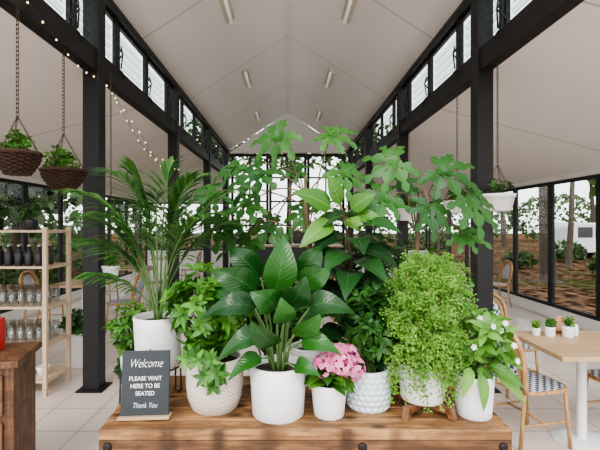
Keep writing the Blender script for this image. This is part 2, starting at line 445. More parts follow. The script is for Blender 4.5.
# ---------------------------------------------------------------- sign
sg = thing('chalkboard_sign', 'small upright chalkboard sign with white welcome lettering', 'sign', (-.652, 1.905, T+.001), .05)
sg.rotation_euler = (math.radians(-7), 0, math.radians(4))
m = MB(); box(m, -.108, .108, 0, .014, .012, .30); part(sg, 'board', m, CHALK, False, bevel=.003)
m = MB(); box(m, -.115, .115, -.025, .045, 0, .014); part(sg, 'base', m, PALE, False, bevel=.003)
def txt(s, z, size, shear=0, sx=1, off=0):
    c = bpy.data.curves.new('lettering', 'FONT'); c.body = s; c.size = size; c.align_x = 'CENTER'; c.extrude = .0006; c.shear = shear; c.offset = off
    ob = bpy.data.objects.new('lettering', c); scn.collection.objects.link(ob); ob.parent = sg
    dg = bpy.context.evaluated_depsgraph_get(); dg.update()
    me = bpy.data.meshes.new_from_object(ob.evaluated_get(dg)); bpy.data.objects.remove(ob)
    me.materials.clear(); me.materials.append(CHALKW)
    q = bpy.data.objects.new('lettering', me); scn.collection.objects.link(q); q.parent = sg; q['label'] = 'white chalk lettering reading '+s
    q.location = (0, -.0012, z); q.rotation_euler = (pi/2, 0, 0); q.scale = (sx, 1, 1)
txt('Welcome', .226, .056, .35, .68, -.0010)
txt('PLEASE WAIT', .168, .027, 0, .92)
txt('HERE TO BE', .135, .027, 0, .92)
txt('SEATED', .102, .027, 0, .92)
txt('Thank You', .048, .033, .35, .76, -.0005)

# ---------------------------------------------------------------- pots
def pot(par, r, h, mat, r2=None, z=0, kind='plain', name='pot'):
    r2 = r2 or r*.86; m = MB()
    if kind == 'plain':
        prof = [(.001, 0), (r2*.95, 0), (r2, .008)]+[(r2+(r-r2)*t, .008+(h-.008)*t) for t in (.25, .5, .75, 1)]+[(r-.003, h+.004), (r-.009, h+.003), (r-.012, h-.01), (r-.015, h-.045)]
        lathe(m, [(a, b+z) for a, b in prof], 40)
    elif kind == 'ribbed':
        prof = [(.001, 0), (r2*.95, 0), (r2, .008)]+[(r2+(r-r2)*t, .008+(h-.008)*t) for t in (.5, 1)]+[(r-.008, h+.003), (r-.012, h-.04)]
        lathe(m, [(a, b+z) for a, b in prof], 72, lambda i, k, rr, zz: (.002 if k % 2 else -.001) if 1 < i < 5 else 0)
    elif kind == 'belly':
        prof = [(.001, 0), (r*.72, 0), (r*.80, .01), (r*.95, h*.25), (r, h*.5), (r*.99, h*.75), (r*.93, h*.97), (r*.9, h), (r*.87, h-.005), (r*.87, h-.05)]
        lathe(m, [(a, b+z) for a, b in prof], 48)
    elif kind == 'hobnail':
        n = 42; prof = [(.001, 0), (r*.9, 0)]+[(r*(.93+.07*math.sin(pi*t/n)), .004+(h-.004)*t/n) for t in range(n+1)]+[(r*.88, h+.002), (r*.86, h-.04)]
        def hb(i, k, rr, zz):
            if not 2 <= i < 2+n: return 0
            j = i-2; row = j//6
            return .010*(max(0, math.sin(pi*(j % 6)/6)*abs(math.sin(pi*(k/7+(row % 2)*.5))))**1.1)
        lathe(m, [(a, b+z) for a, b in prof], 140, hb)
    part(par, name, m, mat)
    m = MB(); rr = (r*.86 if kind in ('belly', 'hobnail') else r-.014); lathe(m, [(.001, z+h-.028), (rr*.6, z+h-.025), (rr, z+h-.032)], 24); part(par, 'soil', m, SOIL)

# --- peace lily
B = (-.046, 1.96, T)
o = thing('potted_peace_lily', 'broad glossy dark green leaves in a white ribbed pot', 'potted plant', B)
pot(o, .131, .235, WHITEP, .118, kind='ribbed')
m = MB(); st = MB(); R.seed(17)
lv = [((-.06, .02, 1.33), (-.02, .05, 1.60), .155, .25, .0), ((-.15, .0, 1.34), (-.35, -.04, 1.54), .13, -.5, .35), ((.06, .04, 1.36), (.20, .03, 1.51), .12, .6, .35),
      ((-.15, -.05, 1.27), (-.39, -.09, 1.33), .115, -.1, .40), ((-.11, -.06, 1.15), (-.31, -.13, 1.13), .11, -.3, .35), ((.10, -.02, 1.27), (.31, -.05, 1.33), .115, .2, .40),
      ((-.05, -.10, 1.12), (-.16, -.16, 1.28), .115, -.6, .20), ((.06, -.06, 1.12), (.23, -.12, 1.14), .095, .4, .30), ((.03, -.09, 1.16), (.14, -.13, 1.32), .11, .7, .3),
      ((-.12, -.07, 1.05), (-.26, -.14, 1.03), .085, -.4, .35), ((-.13, .05, 1.40), (-.28, .08, 1.62), .125, -.5, .30), ((-.05, -.04, 1.27), (-.17, -.10, 1.41), .125, -.3, .3),
      ((.0, -.04, 1.28), (.08, -.09, 1.45), .12, .5, .15), ((.03, -.10, 1.02), (.14, -.17, 1.05), .08, .5, .35), ((.05, .08, 1.40), (.16, .13, 1.60), .115, .5, .25),
      ((-.20, .05, 1.29), (-.43, .04, 1.40), .115, .1, .4), ((-.02, -.08, 1.21), (-.03, -.14, 1.36), .105, .1, .15)]
for a, b, w, nx, cu in lv:
    a = V((a[0]-B[0], a[1], a[2]-T)); b = V((b[0]-B[0], b[1], b[2]-T))
    leaf(m, a, b, V((nx, -.80, .60)), w*R.uniform(.98, 1.12), .16, .24, 'broad', 12, 5, wave=.016, curl=cu)
    root = V((a.x*.22, a.y*.25+.0, .2)); tube(st, cr([root, (root+a)/2+V((-a.x*.12, 0, .03)), a], 4), [.006]*4+[.005]*4+[.004], 6)
part(o, 'foliage', m, L_BROAD); part(o, 'stems', st, STEM)

def shrub(par, cen, rad, n, L, w, mat, leaves=5, stemroot=(0, 0, .2), prof='ovate', sd=1, seed=1, hollow=.55, droop=.0, stemmat=None, zb=.3, xmin=None):
    R.seed(seed); m = MB(); s = MB(); root = V(stemroot); cen = V(cen)
    for i in range(n):
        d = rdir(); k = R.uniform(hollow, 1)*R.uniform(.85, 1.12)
        p = cen+V((d.x*rad[0]*k, d.y*rad[1]*k, d.z*rad[2]*k))
        if xmin is not None and p.x < xmin(p): continue
        if p.z < root.z+.01 and (V((p.x, p.y, 0))-V((root.x, root.y, 0))).length < .14: p.z = root.z+R.uniform(.03, .1)
        if i % 3 == 0:
            mid = (root+p)/2+V((0, 0, .04)); tube(s, [root+V((R.uniform(-.03, .03), R.uniform(-.03, .03), 0)), mid, p], [.004, .003, .0015], 5)
        out = (p-cen).normalized(); ax = (out+V((0, 0, zb))+rdir()*.5).normalized()
        t1 = ax.cross(V((.1, .2, 1))).normalized(); t2 = ax.cross(t1)
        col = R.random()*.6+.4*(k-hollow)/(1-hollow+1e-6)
        for j in range(leaves):
            a = 2*pi*j/leaves+R.uniform(-.4, .4); ld = (t1*math.cos(a)+t2*math.sin(a)+ax*.35-V((0, 0, droop))).normalized()
            ll = L*R.uniform(.65, 1.15)
            leaf(m, p+ld*.006, p+ld*ll, ax, w*ll/L, .07, .25, prof, 4, 3, min(1, max(0, col+R.uniform(-.2, .2))))
    part(par, 'foliage', m, mat); part(par, 'stems', s, stemmat or STEM)

B = (-.353, 2.03, T)
o = thing('potted_shrub', 'bushy bright green shrub in a cream pot carved with arches', 'potted plant', B)
pot(o, .137, .25, PATPOT, kind='belly')
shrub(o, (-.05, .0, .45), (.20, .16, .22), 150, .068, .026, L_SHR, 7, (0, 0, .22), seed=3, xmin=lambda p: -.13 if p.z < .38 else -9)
R.seed(5)
m = MB()
for i in range(12):
    p = V((-.03+R.uniform(-.07, .08), -.16+R.uniform(-.03, .03), .21+R.uniform(-.05, .10)))
    ax = V((R.uniform(-.4, .4), -1, .3)).normalized(); t1 = ax.cross(V((0, 0, 1))).normalized(); t2 = ax.cross(t1)
    for j in range(6):
        a = j*pi/3; d = t1*math.cos(a)+t2*math.sin(a)+ax*.2; leaf(m, p, p+d*.055, ax, .023, .07, .25, 'ovate', 4)
part(o, 'trailing_foliage', m, L_SHR)

B = (.19, 1.95, T)
o = thing('potted_hydrangea', 'pink flowering hydrangea in a small white pot', 'potted plant', B)
pot(o, .084, .15, WHITEP, .070)
R.seed(11); m = MB(); st = MB()
heads = [V((.045, -.09, .265)), V((-.025, -.07, .25)), V((.105, -.06, .235)), V((.02, -.02, .285)), V((.085, -.01, .275))]
for hc in heads:
    h = MB(); rr = .052
    for i in range(70):
        d = rdir(.25); p = hc+d*rr; t1 = d.cross(V((.2, .1, 1))).normalized(); t2 = d.cross(t1); c = R.random()
        for j in range(4):
            a = j*pi/2+i; q = t1*math.cos(a)+t2*math.sin(a); leaf(h, p, p+q*.0135+d*.002, d, .013, .05, .2, 'round', 3, 3, min(1, max(0, c+R.uniform(-.15, .15))))
    part(o, 'flower_head', h, L_PINK); tube(st, [(0, 0, .12), hc*.6+V((0, 0, .07)), hc], .003, 5)
for i in range(34):
    a = R.uniform(0, 2*pi); b = V((math.cos(a)*.03, math.sin(a)*.03, R.uniform(.15, .22))); e = b+V((math.cos(a)*.10, math.sin(a)*.10, R.uniform(-.05, .02)))
    leaf(m, b, e, (0, -.3, 1), .062, .1, .2, 'ovate', 6, 5)
part(o, 'foliage', m, L_SHR); part(o, 'stems', st, STEM)

B = (.389, 2.045, T)
o = thing('potted_weeping_fig', 'dark leafy plant in a pale blue hobnail pot', 'potted plant', B)
pot(o, .104, .19, BLUEPOT, kind='hobnail')
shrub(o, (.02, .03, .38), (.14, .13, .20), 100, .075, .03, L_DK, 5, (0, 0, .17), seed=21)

B = (.33, 2.33, T)
o = thing('potted_rubber_plant', 'tall rubber plant with dark leathery leaves and lime new growth', 'potted plant', B)
pot(o, .10, .18, WHITEP)
R.seed(31); m = MB(); my = MB(); st = MB()
tube(st, [(0, 0, .15), (.03, -.02, .5), (.0, -.04, .8), (-.05, -.05, 1.02)], [.012, .01, .008, .005], 8)
for i in range(36):
    z = .25+i*.020; a = i*2.4+.4; c = V((.01, -.07, z)); d = V((math.cos(a), math.sin(a)*.9-.30, R.uniform(-.45, .2))).normalized()
    b = c+d*.05; tube(st, [c, b], .003, 5); leaf(m, b, b+d*R.uniform(.20, .27), (0, -.5, 1), .14, .10, .18, 'broad', 9, 5, curl=.15)
tp = V((-.03, -.05, .93))
for e, w in (((-.31, -.14, 1.08), .13), ((-.27, -.16, .79), .12), ((.13, -.12, 1.06), .11), ((-.12, -.08, 1.18), .09), ((.05, -.14, .86), .10), ((.18, -.12, .92), .09)):
    e = V(e); d = (e-tp); b = tp+d*.25; tube(st, [tp, b], .003, 5); leaf(my, b, e, (0, -.9, .55), w, .08, .2, 'broad', 9, 5, curl=.12)
part(o, 'foliage', m, L_RUB); part(o, 'new_leaves', my, L_YEL); part(o, 'stem', st, WSTEM)

def palmate(mb, c, f, nrm, rad, nl=7):
    c = V(c); nrm = V(nrm).normalized(); f = V(f); f = (f-nrm*f.dot(nrm)).normalized(); s = f.cross(nrm)
    col = R.random()
    for k in range(nl):
        a = (k-(nl-1)/2)*math.radians(44)+R.uniform(-.07, .07); l = rad*(1-.28*abs(a)/2.4)*R.uniform(.86, 1.1)
        d = f*math.cos(a)+s*math.sin(a)-nrm*.08
        leaf(mb, c-d*.01, c+d*l, nrm+rdir()*.2, rad*.55, .07, .16, 'lobe', 18, 5, min(1, max(0, col+R.uniform(-.12, .12))), curl=.14)
def aralia(B, label, stempts, leaves, seed, potm=WHITEP, rad=.205):
    R.seed(seed); o = thing('potted_aralia', label, 'potted plant', B); pot(o, .105, .2, potm); m = MB(); st = MB()
    sp = [V(p)-V(B) for p in stempts]; tube(st, sp, [.013]*(len(sp)-1)+[.008], 8)
    for (x, y, z, r) in leaves:
        c = V((x, y, z))-V(B); t = R.uniform(.5, 1); k = min(int(t*(len(sp)-1)), len(sp)-2); b = sp[k].lerp(sp[k+1], t*(len(sp)-1)-k)
        out = V((c.x-sp[-1].x, (c.y-sp[-1].y), 0)); out = out.normalized() if out.length > .02 else V((0, -1, 0))
        mid = (b+c)/2+V((0, 0, .05)); tube(st, cr([b, mid, c], 4), .0045, 6)
        nrm = out*.25+V((R.uniform(-.3, .3), -.8, R.uniform(.3, .85))); f = out*1.0+V((R.uniform(-.3, .3), -.25, -.35))
        palmate(m, c, f, nrm, rad*r)
    part(o, 'foliage', m, L_ARA); part(o, 'stem', st, WSTEM)
aralia((.12, 2.36, T), 'tall aralia with large deeply lobed leaves on long stalks',
       [(.12, 2.36, .93), (.14, 2.38, 1.4), (.10, 2.40, 1.75), (.10, 2.40, 1.93)],
       [(-.05, 2.4, 2.16, 1), (.24, 2.36, 2.16, .85), (-.16, 2.32, 1.93, 1), (.31, 2.32, 1.94, .85), (-.36, 2.35, 1.66, 1.0), (-.31, 2.45, 1.99, .8), (-.44, 2.42, 1.84, .85),
        (-.23, 2.36, 1.77, .8), (-.25, 2.42, 1.56, .9), (.1, 2.46, 1.72, .8), (-.10, 2.46, 1.64, .9), (.06, 2.44, 1.97, .7)], 41)
aralia((.74, 2.34, T), 'tall aralia with lobed leaves spreading over the ferns',
       [(.74, 2.34, .93), (.72, 2.37, 1.4), (.74, 2.38, 1.7), (.75, 2.36, 1.85)],
       [(.60, 2.36, 2.00, 1.0), (.53, 2.3, 1.80, .95), (.86, 2.34, 1.95, 1.05), (1.00, 2.3, 1.78, 1.05), (.77, 2.28, 1.74, .85), (1.0, 2.40, 1.60, .75), (.70, 2.42, 1.88, .6)], 43)

B = (-.665, 2.15, T)
o = thing('potted_kentia_palm', 'feathery kentia palm in a white pot on a black wire stand', 'potted plant', B)
pot(o, .122, .25, WHITEP, .108, z=.165)
w = MB()
for k in range(3):
    a = k*2*pi/3+.5; c, s = math.cos(a), math.sin(a); c2, s2 = math.cos(a+.5), math.sin(a+.5)
    tube(w, [(c*.112, s*.112, .28), (c*.115, s*.115, .16), (c*.118, s*.118, .02), (c*.11, s*.11, .004), (c2*.11, s2*.11, .004), (c2*.118, s2*.118, .02), (c2*.115, s2*.115, .16)], .0045, 6)
tube(w, [(math.cos(t*pi/16)*.110, math.sin(t*pi/16)*.110, .160) for t in range(32)], .0045, 6, closed=True)
part(o, 'wire_stand', w, BLACK)
R.seed(51); m = MB(); st = MB()
ends = [((-.36, -.05, 1.04), .9), ((-.25, .1, 1.15), .95), ((-.11, -.05, 1.13), 1.0), ((.05, .05, 1.17), 1.0), ((.19, -.05, 1.10), .95), ((.40, .0, 1.06), 1.0), ((.38, .10, .90), .9),
        ((-.36, .05, .80), .85), ((-.22, -.12, .92), .9), ((.26, -.15, .92), .9), ((-.28, -.10, .64), .7), ((.02, -.1, 1.0), .85), ((-.40, .05, .93), .75)]
for e, sc in ends:
    e = V(e); b = V((R.uniform(-.02, .02), R.uniform(-.02, .02), .385)); h = V((e.x*.26, e.y*.3, .40+(e.z-.40)*.87))
    pts = []
    for i in range(21):
        t = i/20; pts.append(b*(1-t)**2+h*2*t*(1-t)+e*t*t)
    tube(st, pts, [.006-.004*i/20 for i in range(21)], 6)
    for i in range(8, 21):
        p = pts[i]; tg = (pts[min(20, i+1)]-pts[i-1]).normalized(); t = (i-8)/12
        sdv = tg.cross(V((0, 0, 1)));
        if sdv.length < .15: sdv = tg.cross(V((0, 1, .1)))
        sdv.normalize()
        for hh in (0, .5):
            q = p+tg*hh*.03
            for sgn in (-1, 1):
                ll = .225*sc*(.45+.7*math.sin(pi*min(1, t*.75+.18)))*R.uniform(.85, 1.1)
                d = (sdv*sgn*.85+tg*(.7+.6*t)-V((0, 0, .12+R.uniform(0, .25)))).normalized()
                leaf(m, q, q+d*ll, V((0, 0, 1))-V((0, .3, 0)), .0155, .08, .2, 'lance', 5, 3, curl=.2)
part(o, 'fronds', m, L_PALM); part(o, 'stems', st, STEM)

# maidenhair
B = (.638, 2.0, T)
o = thing('potted_maidenhair_fern', 'cascading lime green maidenhair fern on a small wooden stand', 'potted plant', B)
pot(o, .115, .17, WHITEP, .10, z=.055)
w = MB()
for a in (pi/4, 3*pi/4):
    c, s = math.cos(a), math.sin(a); px, py = -s*.016, c*.016
    for z0, z1, rr in ((.024, .052, .15),):
        vs = [(c*q*rr+px*g, s*q*rr+py*g, z) for q in (-1, 1) for g in (-1, 1) for z in (z0, z1)]
        w.add(vs, [(0, 1, 3, 2), (4, 6, 7, 5), (0, 4, 5, 1), (2, 3, 7, 6), (0, 2, 6, 4), (1, 5, 7, 3)])
    for q in (-1, 1):
        vs = []
        for z, r1 in ((0, .165), (.06, .15), ):
            for g in (-1, 1):
                for rr in (r1-.03, r1): vs.append((c*q*rr+px*g, s*q*rr+py*g, z))
        w.add(vs, [(0, 1, 3, 2), (4, 6, 7, 5), (0, 4, 5, 1), (2, 3, 7, 6), (0, 2, 6, 4), (1, 5, 7, 3)])
part(o, 'plant_stand', w, STANDW, False, bevel=.002)
R.seed(61); m = MB(); st = MB()
for i in range(330):
    a = R.uniform(0, 2*pi); u = R.random(); rt = V((math.cos(a)*.05, math.sin(a)*.05, .2))
    hz = R.random() < .62
    if hz: z = .28+.46*u**1.1; rr = .215*math.sqrt(max(.05, 1-((z-.36)/.42)**2))*R.uniform(.35, 1.15)
    else: z = .07+.28*u; rr = .185*R.uniform(.75, 1.15)
    if not hz and math.sin(a) > .3 and R.random() < .7: continue
    ex = V((math.cos(a)*rr+.03, math.sin(a)*rr*.85, z)); h = V((math.cos(a)*rr*.85, math.sin(a)*rr*.75, max(z+.14, .42)))
    pts = [rt*(1-t)**2+h*2*t*(1-t)+ex*t*t for t in [k/12 for k in range(13)]]
    tube(st, pts, .0010, 4); cb = R.random(); tw = rdir(); tw.z *= .3
    for k in range(5, 13):
        wd = .034*math.sin(pi*(k-4)/9.5)+.006
        for j in range(10):
            p = pts[k]+tw*R.uniform(-1, 1)*wd+V((R.gauss(0, .007), R.gauss(0, .007), -abs(R.gauss(0, .014)))); d = rdir(-.8)
            if p.z < .21 and V((p.x, p.y)).length < .12: continue
            tinyleaf(m, p, d, V((R.uniform(-.5, .5), -.7, R.uniform(.2, .9))), R.uniform(.008, .014), .010, min(1, max(0, cb*.75+R.random()*.25)))
part(o, 'foliage', m, L_FERN); part(o, 'stems', st, WSTEM)

B = (.97, 2.55, 0)
o = thing('potted_ficus', 'small-leaved ficus in a tall grey floor planter', 'potted plant', B)
pot(o, .14, .75, plain('grey_planter', (.3, .3, .3), .7), .11)
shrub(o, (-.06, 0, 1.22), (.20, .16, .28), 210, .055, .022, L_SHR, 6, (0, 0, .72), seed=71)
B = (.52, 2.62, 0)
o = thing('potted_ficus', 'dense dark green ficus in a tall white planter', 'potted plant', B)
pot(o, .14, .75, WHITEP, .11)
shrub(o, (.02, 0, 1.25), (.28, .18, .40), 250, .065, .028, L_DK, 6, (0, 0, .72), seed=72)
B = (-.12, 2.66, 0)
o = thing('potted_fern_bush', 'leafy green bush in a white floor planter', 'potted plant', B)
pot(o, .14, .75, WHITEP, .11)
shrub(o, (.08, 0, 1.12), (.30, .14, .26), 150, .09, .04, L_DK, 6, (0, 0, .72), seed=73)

B = (.862, 1.95, T)
o = thing('potted_gardenia', 'light green leafy plant with white flowers in a white pot', 'potted plant', B)
pot(o, .090, .19, WHITEP, .078)
shrub(o, (.04, 0, .34), (.13, .12, .14), 42, .085, .036, L_VAR, 5, (0, 0, .17), seed=81)
R.seed(82); m = MB()
for a, b in (((.05, -.06, .25), (.17, -.12, .18)), ((.0, -.07, .22), (-.02, -.14, .09)), ((.06, -.03, .3), (.2, -.06, .24)), ((-.04, -.06, .24), (-.10, -.11, .14)), ((.08, 0, .36), (.2, -.02, .42)), ((.07, -.05, .22), (.19, -.09, .10))):
    leaf(m, a, b, (0, -.8, .5), .05, .12, .2, 'ovate', 8, 5, curl=.1)
part(o, 'long_leaves', m, L_VAR)
for i in range(9):
    m = MB()
    p = V((.04+R.uniform(-.11, .11), -.10+R.uniform(-.04, .03), .36+R.uniform(-.08, .11))); ax = V((R.uniform(-.3, .3), -1, .3)).normalized(); t1 = ax.cross(V((0, 0, 1))).normalized(); t2 = ax.cross(t1)
    for j in range(5):
        q = t1*math.cos(j*1.256)+t2*math.sin(j*1.256); leaf(m, p, p+q*.015+ax*.004, ax, .012, .05, .2, 'round', 4)
    part(o, 'flower', m, L_WHT)

# ---------------------------------------------------------------- hanging plants
def chain(mb, a, b, link=.03, r=.0028):
    a = V(a); b = V(b); d = b-a; n = max(2, int(d.length/(link*.75))); d.normalize()
    t1 = d.cross(V((.3, 1, .1))).normalized(); t2 = d.cross(t1)
    for i in range(n):
        c = a.lerp(b, (i+.5)/n); s = t1 if i % 2 else t2
        tube(mb, [c+d*math.cos(k*pi/4)*link*.5+s*math.sin(k*pi/4)*link*.28 for k in range(8)], r, 4, closed=True)
def hanging(name, label, loc, r, h, ztop, basket, seed, nleaf=30, L=.06, mat=L_SHR, spread=1.0, up=.09, big=1):
    o = thing(name, label, 'hanging plant', loc); m = MB()
    if basket:
        n = 11; seg = 60
        prof = [(.002, 0)]+[(r*(.50+.50*math.sin(pi/2*t/n)), h*(t/n)) for t in range(n+1)]
        lathe(m, prof, seg, lambda i, k, rr, z: (.013 if ((k//3)+i) % 2 else -.009) if 0 < i else 0)
        for q in range(3):
            tube(m, [(math.cos(t*2*pi/48)*(r*1.02+.008*math.sin(t*1.2+q*2.1)), math.sin(t*2*pi/48)*(r*1.02+.008*math.sin(t*1.2+q*2.1)), h+.006+.009*math.cos(t*1.2+q*2.1)) for t in range(48)], .008, 6, closed=True)
        part(o, 'basket', m, TERRA, False)
    else:
        prof = [(.002, 0), (r*.7, 0), (r*.78, .01), (r*.95, h*.8), (r*1.0, h*.82), (r*1.03, h), (r*.96, h), (r*.93, h-.02)]
        lathe(m, prof, 32); part(o, 'pot', m, WHITEP)
    m = MB(); lathe(m, [(.001, h-.01), (r*.94, h-.015)], 20); part(o, 'soil', m, SOIL)
    c = MB(); top = ztop-loc[2]; j = h+r*(1.9 if basket else 1.8)
    j = min(j, top-.1); lk, cr2 = (.04*big, .0035*big) if basket else (.03, .0028)
    for k in range(3):
        a = k*2*pi/3+.3; chain(c, (math.cos(a)*r, math.sin(a)*r, h), (0, 0, j), .025, .002)
    chain(c, (0, 0, j), (0, 0, top), lk, cr2); part(o, 'chain', c, CHAINM)
    shrub(o, (0, 0, h+up*.6), (r*.85*spread, r*.8*spread, up), nleaf, L, L*.42, mat, 5, (0, 0, h-.01), seed=seed, hollow=.2, zb=.8)
    return o
hanging('hanging_basket', 'dark woven hanging basket of green seedlings on a chain', (-1.90, 2.95, 2.0), .140, .145, CZ0-.02, True, 91, 40, .05, L_SHR, up=.12)
hanging('hanging_basket', 'dark woven hanging basket with upright green plant on a chain', (-1.95, 3.65, 1.96), .172, .155, CZ0-.02, True, 92, 46, .06, L_SHR, up=.15)
hanging('hanging_pot', 'white hanging pot with trailing greenery on thin chains', (1.97, 3.95, 1.78), .155, .16, CZ0-.02, False, 93, 20, .06, L_DK)
hanging('hanging_pot', 'white hanging pot with leafy greenery beside a post', (1.90, 4.72, 1.78), .15, .15, CZ0-.02, False, 96, 30, .07, L_SHR)
hanging('hanging_pot', 'white hanging pot with bushy greenery further down the hall', (1.96, 6.8, 1.72), .19, .2, CZ0-.02, False, 94, 30, .07, L_SHR)
hanging('hanging_pot', 'small white hanging pot with a green plant beside the post', (-1.78, 4.22, 1.13), .085, .11, CZ0-.02, False, 95, 14, .06, L_SHR)

# ---------------------------------------------------------------- shelf
SX0, SX1, SY0, SY1 = -3.25, -2.34, 4.05, 4.48
o = thing('open_shelf', 'pale pine open shelving unit stacked with glassware', 'shelf', (0, 0, 0))
for x in (SX0, SX1):
    for y in (SY0, SY1):
        m = MB(); box(m, x-.02, x+.02, y-.02, y+.02, 0, 1.63); part(o, 'post', m, PALEZ, False, bevel=.003)
lev = [.15, .49, .86, 1.25, 1.60]
for z in lev:
    m = MB(); box(m, SX0+.021, SX1-.021, SY0-.015, SY1+.015, z-.022, z)
    part(o, 'shelf_board', m, PALEZ, False, bevel=.002)
    m = MB(); box(m, SX1-.015, SX1+.015, SY0+.021, SY1-.021, z-.03, z-.002); part(o, 'side_rail', m, PALEZ, False)
def glassobj(loc, r=.038, h=.17):
    m = MB(); lathe(m, [(.001, .002), (r*.74, .001), (r*.80, .004), (r*.84, .012), (r, h), (r-.002, h), (r*.8, .016), (.001, .014)], 18)
    return solo('drinking_glass', m, GLASSC, 'clear straight drinking glass upright on the shelf', 'glass', loc, True, group='drinking glasses on the shelves')
g0 = None
for z, ys in ((.86, (4.10, 4.24, 4.38)), (.49, (4.10, 4.24, 4.38))):
    for y in ys:
        for k in range(9):
            loc = (-2.42-k*.09, y, z+.001)
            if g0 is None: g0 = glassobj(loc)
            else:
                c = g0.copy(); scn.collection.objects.link(c); c.location = loc
c0 = None
for k in range(8):
    for y in (4.12, 4.3):
        loc = (-2.44-k*.1, y, 1.251)
        if c0 is None:
            c0 = thing('dark_bottle', 'small dark glass bottle with a narrow neck', 'bottle', loc, group='dark bottles on the shelf')
            m = MB(); lathe(m, [(.001, 0), (.035, 0), (.038, .01), (.038, .10), (.03, .13), (.014, .15), (.013, .185), (.001, .186)], 18); part(c0, 'body', m, CERBLK)
            m = MB(); lathe(m, [(.001, .186), (.016, .186), (.016, .205), (.001, .206)], 12); part(c0, 'cap', m, STEEL)
        else: copytree(c0, loc)
c1 = None
for k in range(5):
    loc = (-2.45-k*.15, 4.2, .151)
    if c1 is None:
        m = MB(); lathe(m, [(.001, .004), (.03, .0), (.035, .006), (.055, .05), (.062, .09), (.059, .09), (.05, .05), (.03, .012), (.001, .01)], 20)
        c1 = solo('ceramic_bowl', m, WHITEP, 'white ceramic bowl on the bottom shelf', 'bowl', loc, True, group='white bowls')
    else:
        c = c1.copy(); scn.collection.objects.link(c); c.location = loc
for k, (x, s) in enumerate(((-2.6, 1), (-2.95, 1.1))):
    o = thing('small_potted_plant', 'small leafy plant in a black pot on the shelf', 'potted plant', (x, 4.25, 1.601))
    pot(o, .07, .10, CERBLK); shrub(o, (0, 0, .16), (.10, .09, .08), 18, .07, .03, L_DK, 5, (0, 0, .08), seed=110+k)

o = thing('floor_planter', 'plain round white planter standing on the tiles', 'planter', (-2.44, 4.95, 0))
pot(o, .17, .40, WHITEP, .13); shrub(o, (0, 0, .50), (.20, .18, .16), 40, .11, .045, L_DK, 5, (0, 0, .38), seed=121)
o = thing('floor_planter', 'tall white planter with green plant standing on the tiles', 'planter', (-1.30, 3.6, 0))
pot(o, .13, .34, WHITEP, .10); shrub(o, (0, 0, .44), (.15, .14, .13), 40, .09, .035, L_DK, 5, (0, 0, .32), seed=122)
o = thing('plant_on_stand', 'small green fern in a white pot on a wire stand', 'potted plant', (-1.12, 3.05, 0))
pot(o, .10, .16, WHITEP, z=.60); w = MB()
for k in range(4):
    a = k*pi/2+.6; tube(w, [(math.cos(a)*.09, math.sin(a)*.09, .62), (math.cos(a)*.10, math.sin(a)*.10, .3), (math.cos(a)*.14, math.sin(a)*.14, 0.005)], .006, 6)
for zz, rr in ((.595, .092), (.25, .108)): tube(w, [(math.cos(t*pi/12)*rr, math.sin(t*pi/12)*rr, zz) for t in range(24)], .005, 5, closed=True)
part(o, 'wire_stand', w, BLACK)
shrub(o, (0, 0, .90), (.15, .13, .20), 80, .08, .026, L_SHR, 6, (0, 0, .73), seed=123)

# ---------------------------------------------------------------- wooden counter
o = thing('wooden_counter', 'rustic brown timber counter with overhanging top', 'counter', (-1.52, 2.44, 0), math.radians(14))
m = MB(); box(m, -.95, -.03, -.1, .26, .0, .86); part(o, 'body', m, WOODC, False, bevel=.004)
m = MB(); box(m, -1.0, 0, -.13, .29, .861, .90); part(o, 'top', m, WOODC, False, bevel=.006)
for i in range(3):
    for z0, z1 in ((.60, .82), (.08, .56)):
        m = MB(); x0 = -.36-i*.30; box(m, x0, x0+.28, -.118, -.101, z0, z1); d = part(o, 'drawer' if z0 > .5 else 'door', m, WOODC, False, bevel=.004)
        m = MB(); tube(m, [(x0+.14, -.119, (z0+z1)/2), (x0+.14, -.135, (z0+z1)/2), (x0+.14, -.142, (z0+z1)/2)], [.006, .013, .008], 10); part(d, 'knob', m, IRON)
m = MB(); box(m, -.02, .02, -.05, .05, 0, .19); solo('red_folder', m, REDM, 'narrow upright red folder on the counter', 'folder', (-1.735, 2.50, .902), bevel=.003)

